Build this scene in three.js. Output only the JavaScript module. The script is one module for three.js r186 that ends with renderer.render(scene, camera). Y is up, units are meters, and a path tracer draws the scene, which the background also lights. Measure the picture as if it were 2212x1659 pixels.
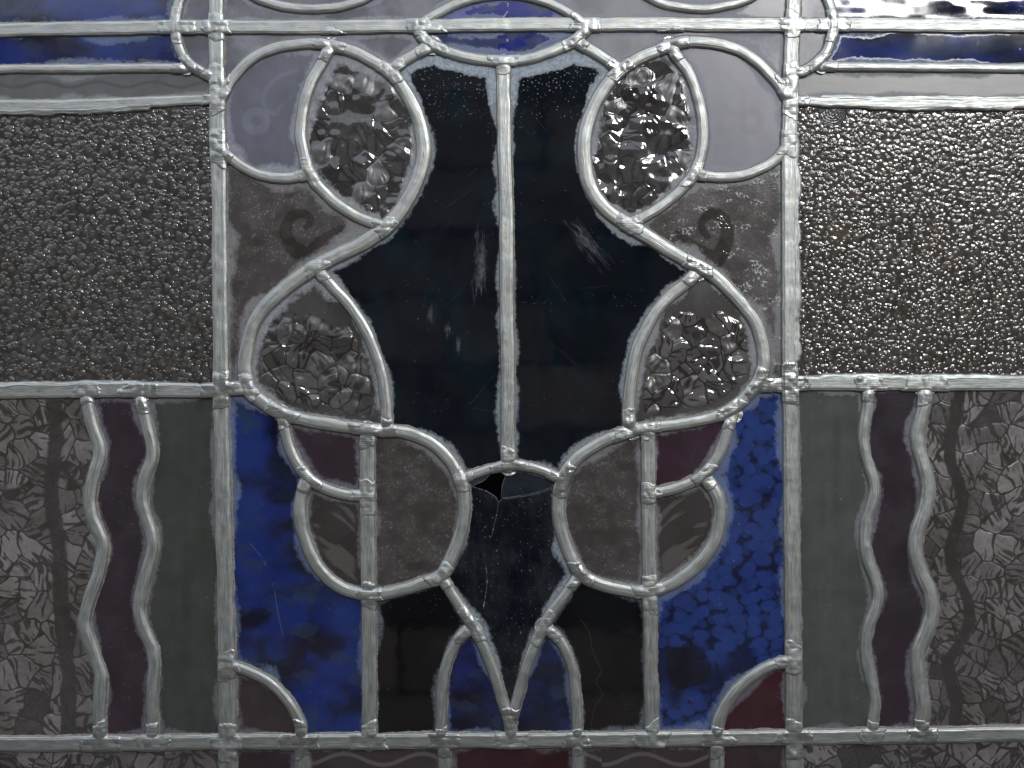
import * as THREE from 'three';
import { mergeGeometries } from 'three/addons/utils/BufferGeometryUtils.js';

// ---------------------------------------------------------------- camera, sky, sun, exposure
const S = 0.00025;                       // metres per drawing unit: the panel is drawn on a 2212 x 1659 sheet
const CX = 1106, CY = 829.5, Y0 = 1.3;   // the sheet's middle and its height above the ground
const DIST = 0.66;
const scene = new THREE.Scene();
const camera = new THREE.PerspectiveCamera(2 * Math.atan(CY * S / DIST) * 180 / Math.PI, 2212 / 1659, 0.05, 200);
camera.position.set(0, Y0, DIST + 0.0015);
camera.lookAt(0, Y0, 0);
const renderer = new THREE.WebGLRenderer({ antialias: true });
renderer.toneMapping = THREE.LinearToneMapping;
renderer.toneMappingExposure = 1.6;
renderer.shadowMap.enabled = true;

// ---------------------------------------------------------------- seeded noise
function rng(seed) { let a = seed >>> 0; return () => { a = (a + 0x6D2B79F5) | 0; let t = Math.imul(a ^ (a >>> 15), 1 | a); t = (t + Math.imul(t ^ (t >>> 7), 61 | t)) ^ t; return ((t ^ (t >>> 14)) >>> 0) / 4294967296; }; }
const HN = 256, HT = new Float32Array(HN * HN); { const r = rng(77); for (let i = 0; i < HT.length; i++) HT[i] = r(); }
function hash2(i, j, s = 0) { return HT[(((j + s * 37) & 255) << 8) | ((i + s * 101) & 255)]; }
function vnoise(x, y, s = 0) {           // value noise, 0..1
  const i = Math.floor(x), j = Math.floor(y); let fx = x - i, fy = y - j;
  fx = fx * fx * (3 - 2 * fx); fy = fy * fy * (3 - 2 * fy);
  const a = hash2(i, j, s), b = hash2(i + 1, j, s), c = hash2(i, j + 1, s), d = hash2(i + 1, j + 1, s);
  return a + (b - a) * fx + (c - a) * fy + (a - b - c + d) * fx * fy;
}
function fbm(x, y, o = 4, s = 0) { let v = 0, a = 0.5, n = 0; for (let k = 0; k < o; k++) { v += a * vnoise(x, y, s + k); n += a; a *= 0.5; x = x * 2.03 + 17.1; y = y * 2.03 + 5.3; } return v / n; }
const W = { f1: 0, f2: 0, id: 0, cx: 0, cy: 0 };
function worley(x, y, s = 0) {
  const i = Math.floor(x), j = Math.floor(y); let f1 = 9, f2 = 9;
  for (let b = -1; b <= 1; b++) for (let a = -1; a <= 1; a++) {
    const px = i + a + hash2(i + a, j + b, s), py = j + b + hash2(i + a, j + b, s + 3);
    const d = (px - x) * (px - x) + (py - y) * (py - y);
    if (d < f1) { f2 = f1; f1 = d; W.id = hash2(i + a, j + b, s + 7); W.cx = px; W.cy = py; } else if (d < f2) f2 = d;
  }
  W.f1 = Math.sqrt(f1); W.f2 = Math.sqrt(f2); return W;
}
const clamp = (v, a = 0, b = 1) => v < a ? a : v > b ? b : v;
const sstep = (a, b, v) => { const t = clamp((v - a) / (b - a)); return t * t * (3 - 2 * t); };
const mix = (a, b, t) => a + (b - a) * t;

// overcast sky, even all round and a little brighter overhead
{
  const w = 256, h = 128, d = new Float32Array(w * h * 4);
  for (let j = 0; j < h; j++) for (let i = 0; i < w; i++) {
    const el = ((j + 0.5) / h - 0.5) * Math.PI, az = (i + 0.5) / w * Math.PI * 2;
    const c = 0.85 + 0.3 * fbm(3 + 2.2 * Math.cos(az) * Math.cos(el) + 2 * Math.sin(el), 4 + 2.2 * Math.sin(az) * Math.cos(el), 4, 5);
    const l = (0.85 + 0.35 * Math.max(0, Math.sin(el))) * c, k = (j * w + i) * 4;
    d[k] = l * 0.9; d[k + 1] = l * 0.97; d[k + 2] = l * 1.12; d[k + 3] = 1;
  }
  const sky = new THREE.DataTexture(d, w, h, THREE.RGBAFormat, THREE.FloatType);
  sky.mapping = THREE.EquirectangularReflectionMapping; sky.magFilter = THREE.LinearFilter; sky.minFilter = THREE.LinearFilter; sky.needsUpdate = true;
  scene.background = sky; scene.environment = sky;
}
// the sun behind thin cloud: low, ahead of the panel and to its right
const SUN_AZ = 20.5 * Math.PI / 180, SUN_EL = 20.5 * Math.PI / 180;
const sun = new THREE.DirectionalLight(new THREE.Color(1, 0.985, 0.965), 1.5);
sun.position.set(Math.sin(SUN_AZ) * Math.cos(SUN_EL), Math.sin(SUN_EL), Math.cos(SUN_AZ) * Math.cos(SUN_EL)).multiplyScalar(6).add(new THREE.Vector3(0, Y0, 0));
sun.target.position.set(0, Y0, 0);
sun.castShadow = true; sun.shadow.radius = 28; sun.shadow.mapSize.set(2048, 2048);
Object.assign(sun.shadow.camera, { left: -0.6, right: 0.6, top: 0.6, bottom: -0.6, near: 0.5, far: 12 });
scene.add(sun, sun.target);

const P = (x, y, z = 0) => new THREE.Vector3((x - CX) * S, Y0 + (CY - y) * S, z);
function add(name, geo, mat, parent, extra) {
  const m = new THREE.Mesh(geo, mat); m.name = name; m.castShadow = m.receiveShadow = true;
  if (extra) Object.assign(m.userData, extra);
  parent.add(m); return m;
}

// ---------------------------------------------------------------- setting
{
  const noiseTex = (n, f) => { const d = new Uint8Array(n * n * 4); for (let j = 0; j < n; j++) for (let i = 0; i < n; i++) { const c = f(i / n, j / n), k = (j * n + i) * 4; d[k] = c[0] * 255; d[k + 1] = c[1] * 255; d[k + 2] = c[2] * 255; d[k + 3] = 255; } const t = new THREE.DataTexture(d, n, n); t.colorSpace = THREE.SRGBColorSpace; t.magFilter = THREE.LinearFilter; t.wrapS = t.wrapT = THREE.RepeatWrapping; t.needsUpdate = true; return t; };
  const dark = new THREE.MeshStandardMaterial({ roughness: 0.95, map: noiseTex(256, (u, v) => { const n = fbm(u * 9, v * 40, 4, 2) * 0.1 + 0.1; return [n * 1.15, n, n * 0.9]; }) });
  add('back_wall', new THREE.BoxGeometry(3, 2.8, 0.1), dark, scene, { kind: 'structure', label: 'dark brown board wall close behind the leaded panel', category: 'wall' }).position.set(0, 1.4, -0.11);
  add('ledge', new THREE.BoxGeometry(1.6, 0.06, 0.16), dark, scene, { kind: 'structure', label: 'dark ledge under the leaded panel', category: 'ledge' }).position.set(0, Y0 - (1752 - CY) * S - 0.03, 0.02);
  const earth = new THREE.MeshStandardMaterial({ roughness: 1, map: noiseTex(256, (u, v) => { const n = fbm(u * 30, v * 30, 4, 4) * 0.15 + 0.3; return [n * 1.05, n, n * 0.92]; }) });
  const g = add('ground', new THREE.PlaneGeometry(60, 60), earth, scene, { kind: 'structure', label: 'grey brown yard ground', category: 'ground' }); g.rotation.x = -Math.PI / 2;
  const stone = [0.27, 0.34, 0.40, 0.46, 0.54].map((v, n) => new THREE.MeshStandardMaterial({ roughness: 0.95, map: noiseTex(64, (a, c) => { const k = v + (fbm(a * 12, c * 12, 4, 6 + n) - 0.5) * 0.16; return [k * 1.12, k, k * 0.86]; }) }));
  const H = Y0 + 0.2 + 3.6 * Math.tan(16.8 * Math.PI / 180), wall = new THREE.Group(); wall.name = 'added_yard_wall';  // wall added out of view; its height cuts sky and sun mirrored in panes
  wall.userData = { kind: 'structure', label: 'added unseen stone wall across the yard, blocking low sky from the mirroring glass', category: 'wall' }; scene.add(wall);
  add('mortar', new THREE.BoxGeometry(14, H - 0.06, 0.2), stone[0], wall).position.set(0, (H - 0.06) / 2, 3.78);
  const rr = rng(31), rows = 11, rh = (H - 0.07) / rows, block = new THREE.BoxGeometry(1, 1, 1);
  for (let j = 0; j < rows; j++) for (let x = -3.2 - rr() * 0.3; x < 3.2;) { const w = 0.25 + rr() * 0.55, m = add('stone_block', block, stone[(rr() * 5) | 0], wall); m.scale.set(w - 0.025, rh - 0.025, 0.1); m.position.set(x + w / 2, rh * (j + 0.5), 3.66 - rr() * 0.03); x += w; }
  add('coping', new THREE.BoxGeometry(14, 0.06, 0.34), stone[3], wall).position.set(0, H - 0.03, 3.76);
}

// ---------------------------------------------------------------- the lead lines, as drawn on the sheet
// [name, width, profile, points]
const L = [];
const came = (w, prof, pts, opt = {}) => { const o = { w, prof, pts, ...opt }; L.push(o); return o; };
const F = 'flat', R = 'round';
// uprights and bars
came([34, 34, 34, 35, 36, 38, 39, 40], F, [[466, -82], [467, 60], [469, 200], [472, 384], [475, 643], [477, 843], [485, 1227], [490, 1478], [492, 1742]], { key: 'V1' });
came([34, 32, 34, 34, 36, 36, 36, 37], F, [[1715, -82], [1713, 60], [1709, 110], [1709, 200], [1705, 330], [1706, 528], [1706, 775], [1709, 952], [1712, 1226], [1715, 1423], [1716, 1742]], { key: 'V2', flange: [[-1, 0.2, 0.475, 13]] });
came(31, F, [[-96, 67], [0, 65], [200, 61], [466, 58], [700, 58], [1100, 53], [1715, 53], [1950, 54], [2230, 56], [2308, 57]], { key: 'H1' });
came(21, R, [[-96, 150], [200, 148], [402, 146]]);
came([31, 28, 21], F, [[-96, 233], [0, 230], [200, 226], [400, 217], [468, 214]], { flange: [[1, 0.0, 0.75, 9]] });
came(21, R, [[1775, 144], [1950, 145], [2212, 147], [2308, 148]]);
came([21, 26, 26], F, [[1712, 218], [1800, 219], [1934, 222], [2212, 223], [2308, 223]], { flange: [[-1, 0.1, 0.9, 7], [1, 0.1, 0.8, 7]] });
came([36, 35, 30], F, [[-96, 846], [0, 845], [274, 842], [438, 844], [478, 843]], { flange: [[-1, 0.1, 0.92, 6]] });
came(30, F, [[478, 841], [530, 838]]);
came(33, F, [[1709, 829], [1989, 828], [2212, 828], [2308, 828]], { flange: [[-1, 0.1, 0.95, 5]] });
came(31, F, [[1707, 832], [1640, 833]]);
came(35, F, [[-96, 1608], [0, 1608], [274, 1607], [480, 1603], [700, 1603], [1100, 1600], [1321, 1598], [1770, 1593], [2100, 1588], [2230, 1586], [2308, 1585]], { key: 'H5' });
for (const [x, w] of [[650, 29], [958, 26], [1247, 23], [1548, 29]]) came(w, F, [[x, 1602], [x + 1, 1660], [x + 1, 1742]]);
// wavy lines
came(29, R, [[186, 850], [192, 898], [201, 930], [212, 962], [213, 985], [204, 1021], [196, 1062], [194, 1090], [202, 1125], [216, 1158], [221, 1185], [219, 1206], [210, 1245], [195, 1286], [184, 1327], [182, 1352], [192, 1390], [204, 1423], [217, 1459], [216, 1492], [214, 1533], [215, 1574], [216, 1600]]);
came(27, R, [[304, 850], [308, 884], [318, 925], [327, 966], [326, 991], [315, 1024], [308, 1054], [307, 1084], [315, 1117], [326, 1152], [329, 1180], [324, 1208], [315, 1240], [303, 1286], [299, 1314], [306, 1349], [319, 1382], [329, 1407], [332, 1437], [329, 1473], [328, 1519], [329, 1560], [328, 1600]]);
came(25, R, [[1877, 838], [1874, 884], [1869, 911], [1866, 941], [1869, 974], [1880, 1013], [1888, 1040], [1890, 1062], [1882, 1095], [1873, 1125], [1870, 1158], [1871, 1185], [1876, 1211], [1884, 1234], [1896, 1270], [1897, 1292], [1889, 1322], [1877, 1355], [1871, 1390], [1873, 1423], [1880, 1459], [1888, 1492], [1891, 1519], [1888, 1549], [1884, 1585]]);
came(31, R, [[1998, 838], [1996, 876], [1989, 906], [1982, 941], [1987, 974], [1996, 1007], [2004, 1040], [2005, 1068], [1998, 1103], [1986, 1136], [1980, 1166], [1979, 1195], [1987, 1230], [1998, 1257], [2009, 1283], [2014, 1314], [2011, 1341], [2000, 1374], [1987, 1407], [1984, 1440], [1987, 1473], [1992, 1505], [1995, 1533], [1993, 1558], [1993, 1585]]);
// small rings beside the uprights
came(23, R, [[466, -66], [425, -48], [398, -16], [386, 6], [380, 33], [378, 58], [380, 77], [385, 99], [397, 123], [419, 145], [452, 163], [466, 170]], { key: 'CL' });
came(23, R, [[1714, -66], [1755, -48], [1780, -18], [1792, 8], [1798, 30], [1801, 55], [1797, 79], [1788, 107], [1770, 130], [1748, 147], [1722, 157], [1709, 160]], { key: 'CR' });
// sweeps above the top bar
came(21, R, [[500, -82], [520, -40], [542, -12], [589, 8], [632, 16], [671, 18.6], [705, 17], [740, 12], [789, -4], [830, -36], [850, -82]]);
came(21, R, [[1340, -82], [1365, -36], [1395, -12], [1430, 6], [1470, 14], [1516, 18], [1560, 14], [1605, 2], [1640, -18], [1670, -82]]);
// the eye
came(22, R, [[905, 54], [950, 26], [1000, 3], [1050, -9], [1090, -13], [1130, -10], [1180, 3], [1225, 26], [1266, 52]]);
came(25, R, [[898, 56], [908, 75], [926, 91], [964, 110], [1019, 125], [1088, 131], [1143, 126], [1197, 108], [1239, 88], [1262, 69], [1272, 56]]);
came(27, R, [[934, 98], [904, 112], [868, 133], [845, 150]]);
came(26, R, [[1245, 88], [1293, 117], [1338, 148]]);
// left shoulder
came(25, R, [[716, 97], [680, 93], [644, 95], [589, 104], [548, 123], [520, 148], [498, 175], [484, 200], [472, 222]]);
came(25, R, [[474, 322], [498, 341], [529, 362], [567, 378], [616, 384], [668, 377]]);
came(26, R, [[716, 97], [696, 132], [671, 178], [655, 233], [649, 288], [655, 329], [666, 366], [688, 402], [726, 438], [767, 465], [808, 482], [834, 490]]);
came([27, 30, 33, 34, 34, 33, 32, 30, 28], R, [[716, 97], [767, 112], [808, 134], [841, 155], [874, 197], [901, 247], [914, 301], [912, 351], [898, 396], [874, 441], [850, 474], [824, 499], [781, 526], [726, 553], [685, 573], [638, 605], [594, 641], [562, 674], [541, 715], [531, 761], [529, 803], [537, 840], [570, 871], [609, 893], [655, 907], [710, 917], [765, 925], [826, 930]], { key: 'SL' });
came(25, R, [[688, 586], [726, 627], [753, 657], [778, 693], [800, 734], [815, 772], [825, 812], [831, 848], [835, 884], [836, 926]]);
came(29, R, [[826, 930], [861, 931], [902, 942], [938, 961], [970, 993], [990, 1024], [1001, 1062], [1003, 1103], [998, 1144], [984, 1186], [970, 1216], [952, 1246], [904, 1264], [849, 1280], [808, 1286], [767, 1281], [731, 1267], [699, 1240], [681, 1216], [661, 1172], [649, 1131], [647, 1095], [654, 1062], [664, 1036]], { key: 'RL' });
came(25, R, [[608, 892], [614, 920], [622, 958], [639, 996], [664, 1029], [699, 1054], [743, 1068], [794, 1071]]);
came([33, 32, 33], F, [[794, 930], [794, 1100], [795, 1226], [796, 1286], [797, 1451], [798, 1602]], { key: 'VL' });
// right shoulder
came(26, R, [[1447, 97], [1485, 90], [1524, 91], [1568, 98], [1606, 112], [1638, 134], [1666, 162], [1688, 190], [1707, 220]]);
came(25, R, [[1706, 312], [1677, 343], [1641, 365], [1606, 378], [1555, 383], [1498, 377]]);
came(26, R, [[1447, 97], [1462, 122], [1485, 153], [1504, 196], [1516, 245], [1519, 295], [1512, 340], [1498, 377], [1478, 402], [1446, 432], [1405, 460], [1360, 484]]);
came([27, 30, 32, 33, 32, 30, 28, 27, 26], R, [[1447, 97], [1417, 110], [1376, 129], [1338, 153], [1307, 188], [1278, 241], [1264, 296], [1263, 343], [1274, 400], [1306, 449], [1344, 479], [1391, 507], [1446, 541], [1492, 567], [1536, 590], [1577, 627], [1613, 668], [1638, 709], [1649, 755], [1649, 792], [1640, 820], [1622, 846], [1598, 870], [1566, 892], [1530, 905], [1475, 915], [1420, 922], [1366, 930]], { key: 'SR' });
came(28, R, [[1506, 588], [1481, 613], [1446, 641], [1418, 673], [1394, 715], [1377, 756], [1366, 805], [1361, 850], [1358, 890], [1361, 928]]);
came(29, R, [[1366, 930], [1324, 944], [1283, 964], [1245, 992], [1221, 1024], [1209, 1062], [1207, 1103], [1212, 1144], [1225, 1186], [1240, 1218], [1257, 1243], [1293, 1262], [1348, 1276], [1389, 1279], [1430, 1271], [1471, 1251], [1505, 1224], [1526, 1200], [1544, 1170], [1554, 1131], [1555, 1095], [1544, 1062], [1522, 1028]], { key: 'RR' });
came(25, R, [[1585, 894], [1574, 925], [1566, 952], [1552, 985], [1530, 1015], [1497, 1040], [1461, 1054], [1402, 1067]]);
came([30, 31, 30], F, [[1400, 926], [1401, 1062], [1403, 1227], [1404, 1286], [1406, 1423], [1409, 1597]], { key: 'VR' });
// middle
came([30, 31, 31], F, [[1088, 131], [1088, 192], [1089, 301], [1093, 419], [1094, 583], [1097, 802], [1098, 1006]], { key: 'VC' });
came(23, R, [[1000, 1034], [1034, 1021], [1066, 1011], [1099, 1005], [1120, 1006], [1146, 1010], [1174, 1018], [1214, 1036]]);
came(25, R, [[952, 1246], [992, 1308], [1019, 1349], [1041, 1390], [1063, 1445], [1082, 1506], [1101, 1558], [1105, 1600]]);
came(24, R, [[1254, 1242], [1219, 1287], [1184, 1336], [1164, 1374], [1145, 1423], [1129, 1467], [1118, 1511], [1104, 1560]]);
came(25, R, [[1022, 1354], [997, 1374], [975, 1407], [962, 1445], [956, 1492], [953, 1547], [953, 1602]]);
came(23, R, [[1175, 1354], [1200, 1374], [1222, 1407], [1236, 1445], [1242, 1492], [1246, 1547], [1247, 1600]]);
came(24, R, [[490, 1438], [508, 1441], [534, 1451], [578, 1473], [611, 1503], [636, 1538], [649, 1568], [652, 1603]]);
came(26, R, [[1714, 1426], [1696, 1431], [1660, 1441], [1633, 1457], [1606, 1479], [1580, 1508], [1561, 1540], [1551, 1568], [1548, 1596]]);
// rim of the panel, outside the picture
came(40, F, [[-96, -82], [1100, -82], [2308, -82]]);
came(40, F, [[-96, 1742], [1100, 1742], [2308, 1742]]);
came(40, F, [[-96, -82], [-96, 800], [-96, 1742]]);
came(40, F, [[2308, -82], [2308, 800], [2308, 1742]]);

const NORM = { [F]: 9, [R]: 9.6 };      // height above the glass, in drawing units
let seedL = 0;
for (const c of L) {
  const curve = new THREE.CatmullRomCurve3(c.pts.map((p) => new THREE.Vector3(p[0], p[1], 0)), false, 'centripetal');
  const len = curve.getLength(), n = Math.max(6, Math.round(len / 3));
  c.seed = ++seedL; c.len = len;
  const a = curve.getSpacedPoints(n);
  c.p = []; const ws = Array.isArray(c.w) ? c.w : [c.w];
  for (let i = 0; i <= n; i++) {
    const t = i / n, q = t * (ws.length - 1), k = Math.min(ws.length - 1, Math.floor(q)), k2 = Math.min(ws.length - 1, k + 1);
    const A = a[Math.max(0, i - 1)], B = a[Math.min(n, i + 1)], dl = Math.hypot(B.x - A.x, B.y - A.y) || 1;
    const nx = -(B.y - A.y) / dl, ny = (B.x - A.x) / dl, s = t * len;
    const wob = (fbm(s / 70, c.seed * 3.7, 3, 1) - 0.5) * 3.2 + (vnoise(s / 13, c.seed * 1.3, 8) - 0.5) * 0.7;
    const hw = mix(ws[k], ws[k2], q - k) / 2 * (1 + (fbm(s / 55, c.seed * 9.1, 3, 3) - 0.5) * 0.16);
    c.p.push({ x: a[i].x + nx * wob, y: a[i].y + ny * wob, nx, ny, s, hw, h: (c.len > 2000 ? 1 : 0.7 + 0.3 * sstep(2, 24, Math.min(s, len - s))) * NORM[c.prof] * (1 + (fbm(s / 60, c.seed * 5.3, 3, 5) - 0.5) * 0.24) });
  }
}
function profile(prof, u) {              // 0..1 at u = -1..1 across
  const a = Math.abs(u); if (a >= 1) return 0;
  if (prof === F) return Math.pow(1 - Math.pow(a, 9), 0.5) * (0.93 + 0.05 * a * a - 0.10 * Math.exp(-Math.pow((a - 0.76) / 0.06, 2)));
  return Math.pow(1 - Math.pow(a, 3.8), 0.52) * (0.97 + 0.03 * a - 0.07 * Math.exp(-Math.pow((a - 0.6) / 0.07, 2)));
}

// ---------------------------------------------------------------- the sheet as a raster: distance to lead, panes
const PX0 = -116, PY0 = -102, PW = 2444, PH = 1864, TW = 2048, TH = Math.round(2048 * 1864 / 2444), K = TW / PW;
const NT = TW * TH;
const edge = new Float32Array(NT).fill(60), mid = new Float32Array(NT).fill(60);   // units to the lead's edge and to its middle
const colOf = (x) => (x - PX0) * K - 0.5, rowOf = (y) => (PH - (y - PY0)) * (TH / PH) - 0.5;
for (const c of L) for (const q of c.p) {
  const rr = (46 + q.hw) * K, i0 = colOf(q.x), j0 = rowOf(q.y);
  for (let j = Math.max(0, Math.ceil(j0 - rr)); j <= Math.min(TH - 1, j0 + rr); j++) for (let i = Math.max(0, Math.ceil(i0 - rr)); i <= Math.min(TW - 1, i0 + rr); i++) {
    const d = Math.hypot(i - i0, j - j0) / K, k = j * TW + i;
    if (d < mid[k]) mid[k] = d;
    if (d - q.hw < edge[k]) edge[k] = d - q.hw;
  }
}
// close the small gaps between a lead's end and the lead it is soldered to
for (const c of L) for (const e of [0, c.p.length - 1]) {
  const q = c.p[e]; let best = 34, t = null;
  for (const o of L) if (o !== c) for (const v of o.p) { const d = Math.hypot(v.x - q.x, v.y - q.y); if (d < best) { best = d; t = v; } }
  if (t) for (let k = 0; k <= 1; k += 0.04) { const i0 = colOf(mix(q.x, t.x, k)), j0 = rowOf(mix(q.y, t.y, k)); for (let j = Math.floor(j0 - 4); j <= j0 + 5; j++) for (let i = Math.floor(i0 - 4); i <= i0 + 5; i++) if (i >= 0 && j >= 0 && i < TW && j < TH) mid[j * TW + i] = Math.min(mid[j * TW + i], Math.hypot(i - i0, j - j0) / K); }
}
// cracks: fine breaks through the pale-edged blue pane under the middle
const cracks = [
  [[1002, 1046], [1022, 1051], [1050, 1060], [1072, 1073], [1078, 1077], [1100, 1076], [1130, 1072], [1160, 1066], [1185, 1057], [1212, 1046]],
  [[1022, 1051], [1046, 1040], [1062, 1024], [1068, 1008]],
  [[1080, 1076], [1083, 1050], [1090, 1030], [1098, 1008]],
  [[1072, 1074], [1077, 1084], [1083, 1078]],
];
const crackD = new Float32Array(NT).fill(30);
function stampLine(buf, pts, R0) {
  for (let n = 0; n < pts.length - 1; n++) { const [x0, y0] = pts[n], [x1, y1] = pts[n + 1], st = Math.ceil(Math.hypot(x1 - x0, y1 - y0) * 1.5);
    for (let s = 0; s <= st; s++) { const i0 = colOf(mix(x0, x1, s / st)), j0 = rowOf(mix(y0, y1, s / st));
      for (let j = Math.max(0, Math.floor(j0 - R0 * K)); j <= Math.min(TH - 1, j0 + R0 * K); j++) for (let i = Math.max(0, Math.floor(i0 - R0 * K)); i <= Math.min(TW - 1, i0 + R0 * K); i++) { const d = Math.hypot(i - i0, j - j0) / K; if (d < buf[j * TW + i]) buf[j * TW + i] = d; } } }
}
for (const c of cracks) stampLine(crackD, c, 6);
const id = new Int16Array(NT);           // 0 free, -1 lead or crack, n pane
for (let k = 0; k < NT; k++) if (mid[k] < 4.5 || crackD[k] < 0.95) id[k] = -1;
const panes = [null];
for (let k0 = 0; k0 < NT; k0++) if (id[k0] === 0) {
  const n = panes.length, st = [k0]; let area = 0, edgeTouch = false, sx = 0, sy = 0; id[k0] = n;
  while (st.length) { const k = st.pop(), i = k % TW, j = (k / TW) | 0; area++; sx += i; sy += j;
    if (i === 0 || j === 0 || i === TW - 1 || j === TH - 1) edgeTouch = true;
    if (i > 0 && id[k - 1] === 0) { id[k - 1] = n; st.push(k - 1); } if (i < TW - 1 && id[k + 1] === 0) { id[k + 1] = n; st.push(k + 1); }
    if (j > 0 && id[k - TW] === 0) { id[k - TW] = n; st.push(k - TW); } if (j < TH - 1 && id[k + TW] === 0) { id[k + TW] = n; st.push(k + TW); } }
  panes.push({ n, area, out: edgeTouch, x: sx / area / K + PX0, y: PY0 + PH - sy / area * PH / TH });
}
const paneAt = (x, y) => id[Math.round(rowOf(y)) * TW + Math.round(colOf(x))];

// ---------------------------------------------------------------- what each pane is made of
// tint: what it lets through; opal: how much of it is milky; body: colour of the milky share; film: grey dirt; rim: putty smear along the lead
const D = { tint: [0.6, 0.58, 0.55], body: [0.08, 0.075, 0.075], opal: 0.35, film: [0.3, 0.31, 0.34], haze: 0.06, rim: 8, rimA: 0.45, rough: 0.09, tex: 0 };
const styles = [];
const pane = (x, y, label, o = {}) => styles.push({ x, y, label, ...D, ...o });
const navy = { tint: [0.004, 0.007, 0.02], body: [0.004, 0.0075, 0.015], opal: 0.5, film: [0.27, 0.32, 0.355], haze: 0.008, rim: 10, rimA: 0.6, rough: 0.05 };
const cobalt = { tint: [0.01, 0.03, 0.22], body: [0.005, 0.014, 0.1], opal: 0.75, film: [0.10, 0.15, 0.25], haze: 0.045, rim: 12, rimA: 0.5, rough: 0.08, tex: 6 };
const smoke = { body: [0.104, 0.105, 0.122], opal: 0.75, haze: 0.10, film: [0.3, 0.31, 0.36], rough: 0.3, tex: 7 };
const brown = { body: [0.072, 0.062, 0.058], opal: 0.65, haze: 0.05, film: [0.25, 0.25, 0.275], rim: 15, rimA: 0.34, rough: 0.2, tex: 5 };
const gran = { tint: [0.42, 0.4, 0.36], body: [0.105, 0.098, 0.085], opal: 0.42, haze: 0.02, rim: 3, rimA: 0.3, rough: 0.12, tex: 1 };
const crackle = { tint: [0.5, 0.45, 0.41], body: [0.13, 0.12, 0.111], opal: 0.5, haze: 0.03, rim: 5, rimA: 0.3, rough: 0.2, tex: 2 };
const lens = { tint: [0.5, 0.46, 0.42], body: [0.07, 0.066, 0.062], opal: 0.5, haze: 0.05, rim: 13, rimA: 0.6, rough: 0.045, tex: 3 };
const plum = { tint: [0.2, 0.13, 0.17], body: [0.036, 0.029, 0.036], opal: 0.7, haze: 0.03, film: [0.2, 0.2, 0.24], rim: 9, rimA: 0.35, rough: 0.15, tex: 8 };
const moss = { tint: [0.35, 0.4, 0.35], body: [0.05, 0.056, 0.049], opal: 0.75, haze: 0.03, film: [0.2, 0.2, 0.22], rim: 9, rimA: 0.35, rough: 0.18, tex: 9 };
// top left
pane(150, 20, 'cobalt blue strip at the top left corner', cobalt);
pane(150, 108, 'cobalt blue strip below the top bar, left side', cobalt);
pane(200, 185, 'grey green strip with a wavy painted line, left side', { ...moss, body: [0.085, 0.09, 0.088], tex: 11, haze: 0.0, rough: 0.34, film: [0.24, 0.26, 0.28] });
pane(420, 20, 'small grey pane inside the left ring above the bar', smoke);
pane(425, 105, 'small grey pane inside the left ring below the bar', smoke);
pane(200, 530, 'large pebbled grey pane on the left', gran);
// top middle
pane(560, 40, 'grey violet pane under the left sweep at the top', { ...smoke, haze: 0.16 });
pane(670, -30, 'grey pane inside the left sweep at the top edge', smoke);
pane(1250, -50, 'grey pane above the eye at the top edge', smoke);
pane(1450, 32, 'grey violet pane under the right sweep at the top', { ...smoke, haze: 0.2 });
pane(1516, -30, 'grey pane inside the right sweep at the top edge', smoke);
pane(1090, 22, 'vivid blue upper half of the eye shaped glass', { ...cobalt, body: [0.008, 0.013, 0.2], tex: 12 });
pane(1090, 92, 'vivid blue lower half of the eye shaped glass', { ...cobalt, body: [0.008, 0.013, 0.17], tex: 12 });
pane(820, 95, 'grey pane between top bar and left shoulder', { ...smoke, haze: 0.2 });
pane(1345, 95, 'grey pane between top bar and right shoulder', { ...smoke, haze: 0.22 });
pane(520, 100, 'grey pane in the corner beside the left upright', { ...smoke, haze: 0.2 });
pane(1665, 110, 'pale grey pane in the corner beside the right upright', { ...smoke, haze: 0.24 });
// top right
pane(2000, 15, 'blue strip at the top right corner mirroring bright sky', { ...cobalt, rough: 0.06, haze: 0.05, rim: 6, wavy: 0.55 });
pane(2000, 105, 'cobalt blue strip below the top bar, right side', { ...cobalt, rough: 0.05, flat: 0.012, haze: 0.02, rim: 7 });
pane(2000, 183, 'pale green strip with a faint wavy line, right side', { ...moss, body: [0.085, 0.09, 0.088], tex: 11, haze: 0.0, rough: 0.34, film: [0.24, 0.26, 0.28] });
pane(1755, 20, 'small grey pane inside the right ring above the bar', smoke);
pane(1750, 100, 'small grey pane inside the right ring below the bar', smoke);
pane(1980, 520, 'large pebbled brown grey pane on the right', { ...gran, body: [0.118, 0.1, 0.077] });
// shoulders
pane(570, 250, 'violet grey crescent with painted swirls, left', { ...smoke, body: [0.10, 0.103, 0.135], tex: 13, rough: 0.34, rim: 12, haze: 0.0 });
pane(1620, 250, 'pale blue grey crescent with faint swirls, right', { ...smoke, body: [0.10, 0.103, 0.135], tex: 14, rough: 0.34, rim: 12, haze: 0.0 });
pane(780, 290, 'leaf shaped rippled clear pane, upper left', lens);
pane(1400, 290, 'leaf shaped rippled clear pane with bright glints, upper right', lens);
pane(560, 480, 'brown grey pane with a dark painted curl, left', { ...brown, tex: 15 });
pane(1620, 480, 'brown grey pane with a dark painted curl, right', { ...brown, tex: 16 });
pane(1000, 500, 'dark navy pane left of the middle upright', { ...navy, tex: 17, rim: 9, rimA: 0.95, whiting: 1 });
pane(1190, 500, 'dark navy pane right of the middle upright', { ...navy, tex: 18, rim: 9, rimA: 0.95, whiting: 1 });
pane(690, 790, 'drop shaped crackled pane, lower left', { ...lens, tex: 4 });
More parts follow.
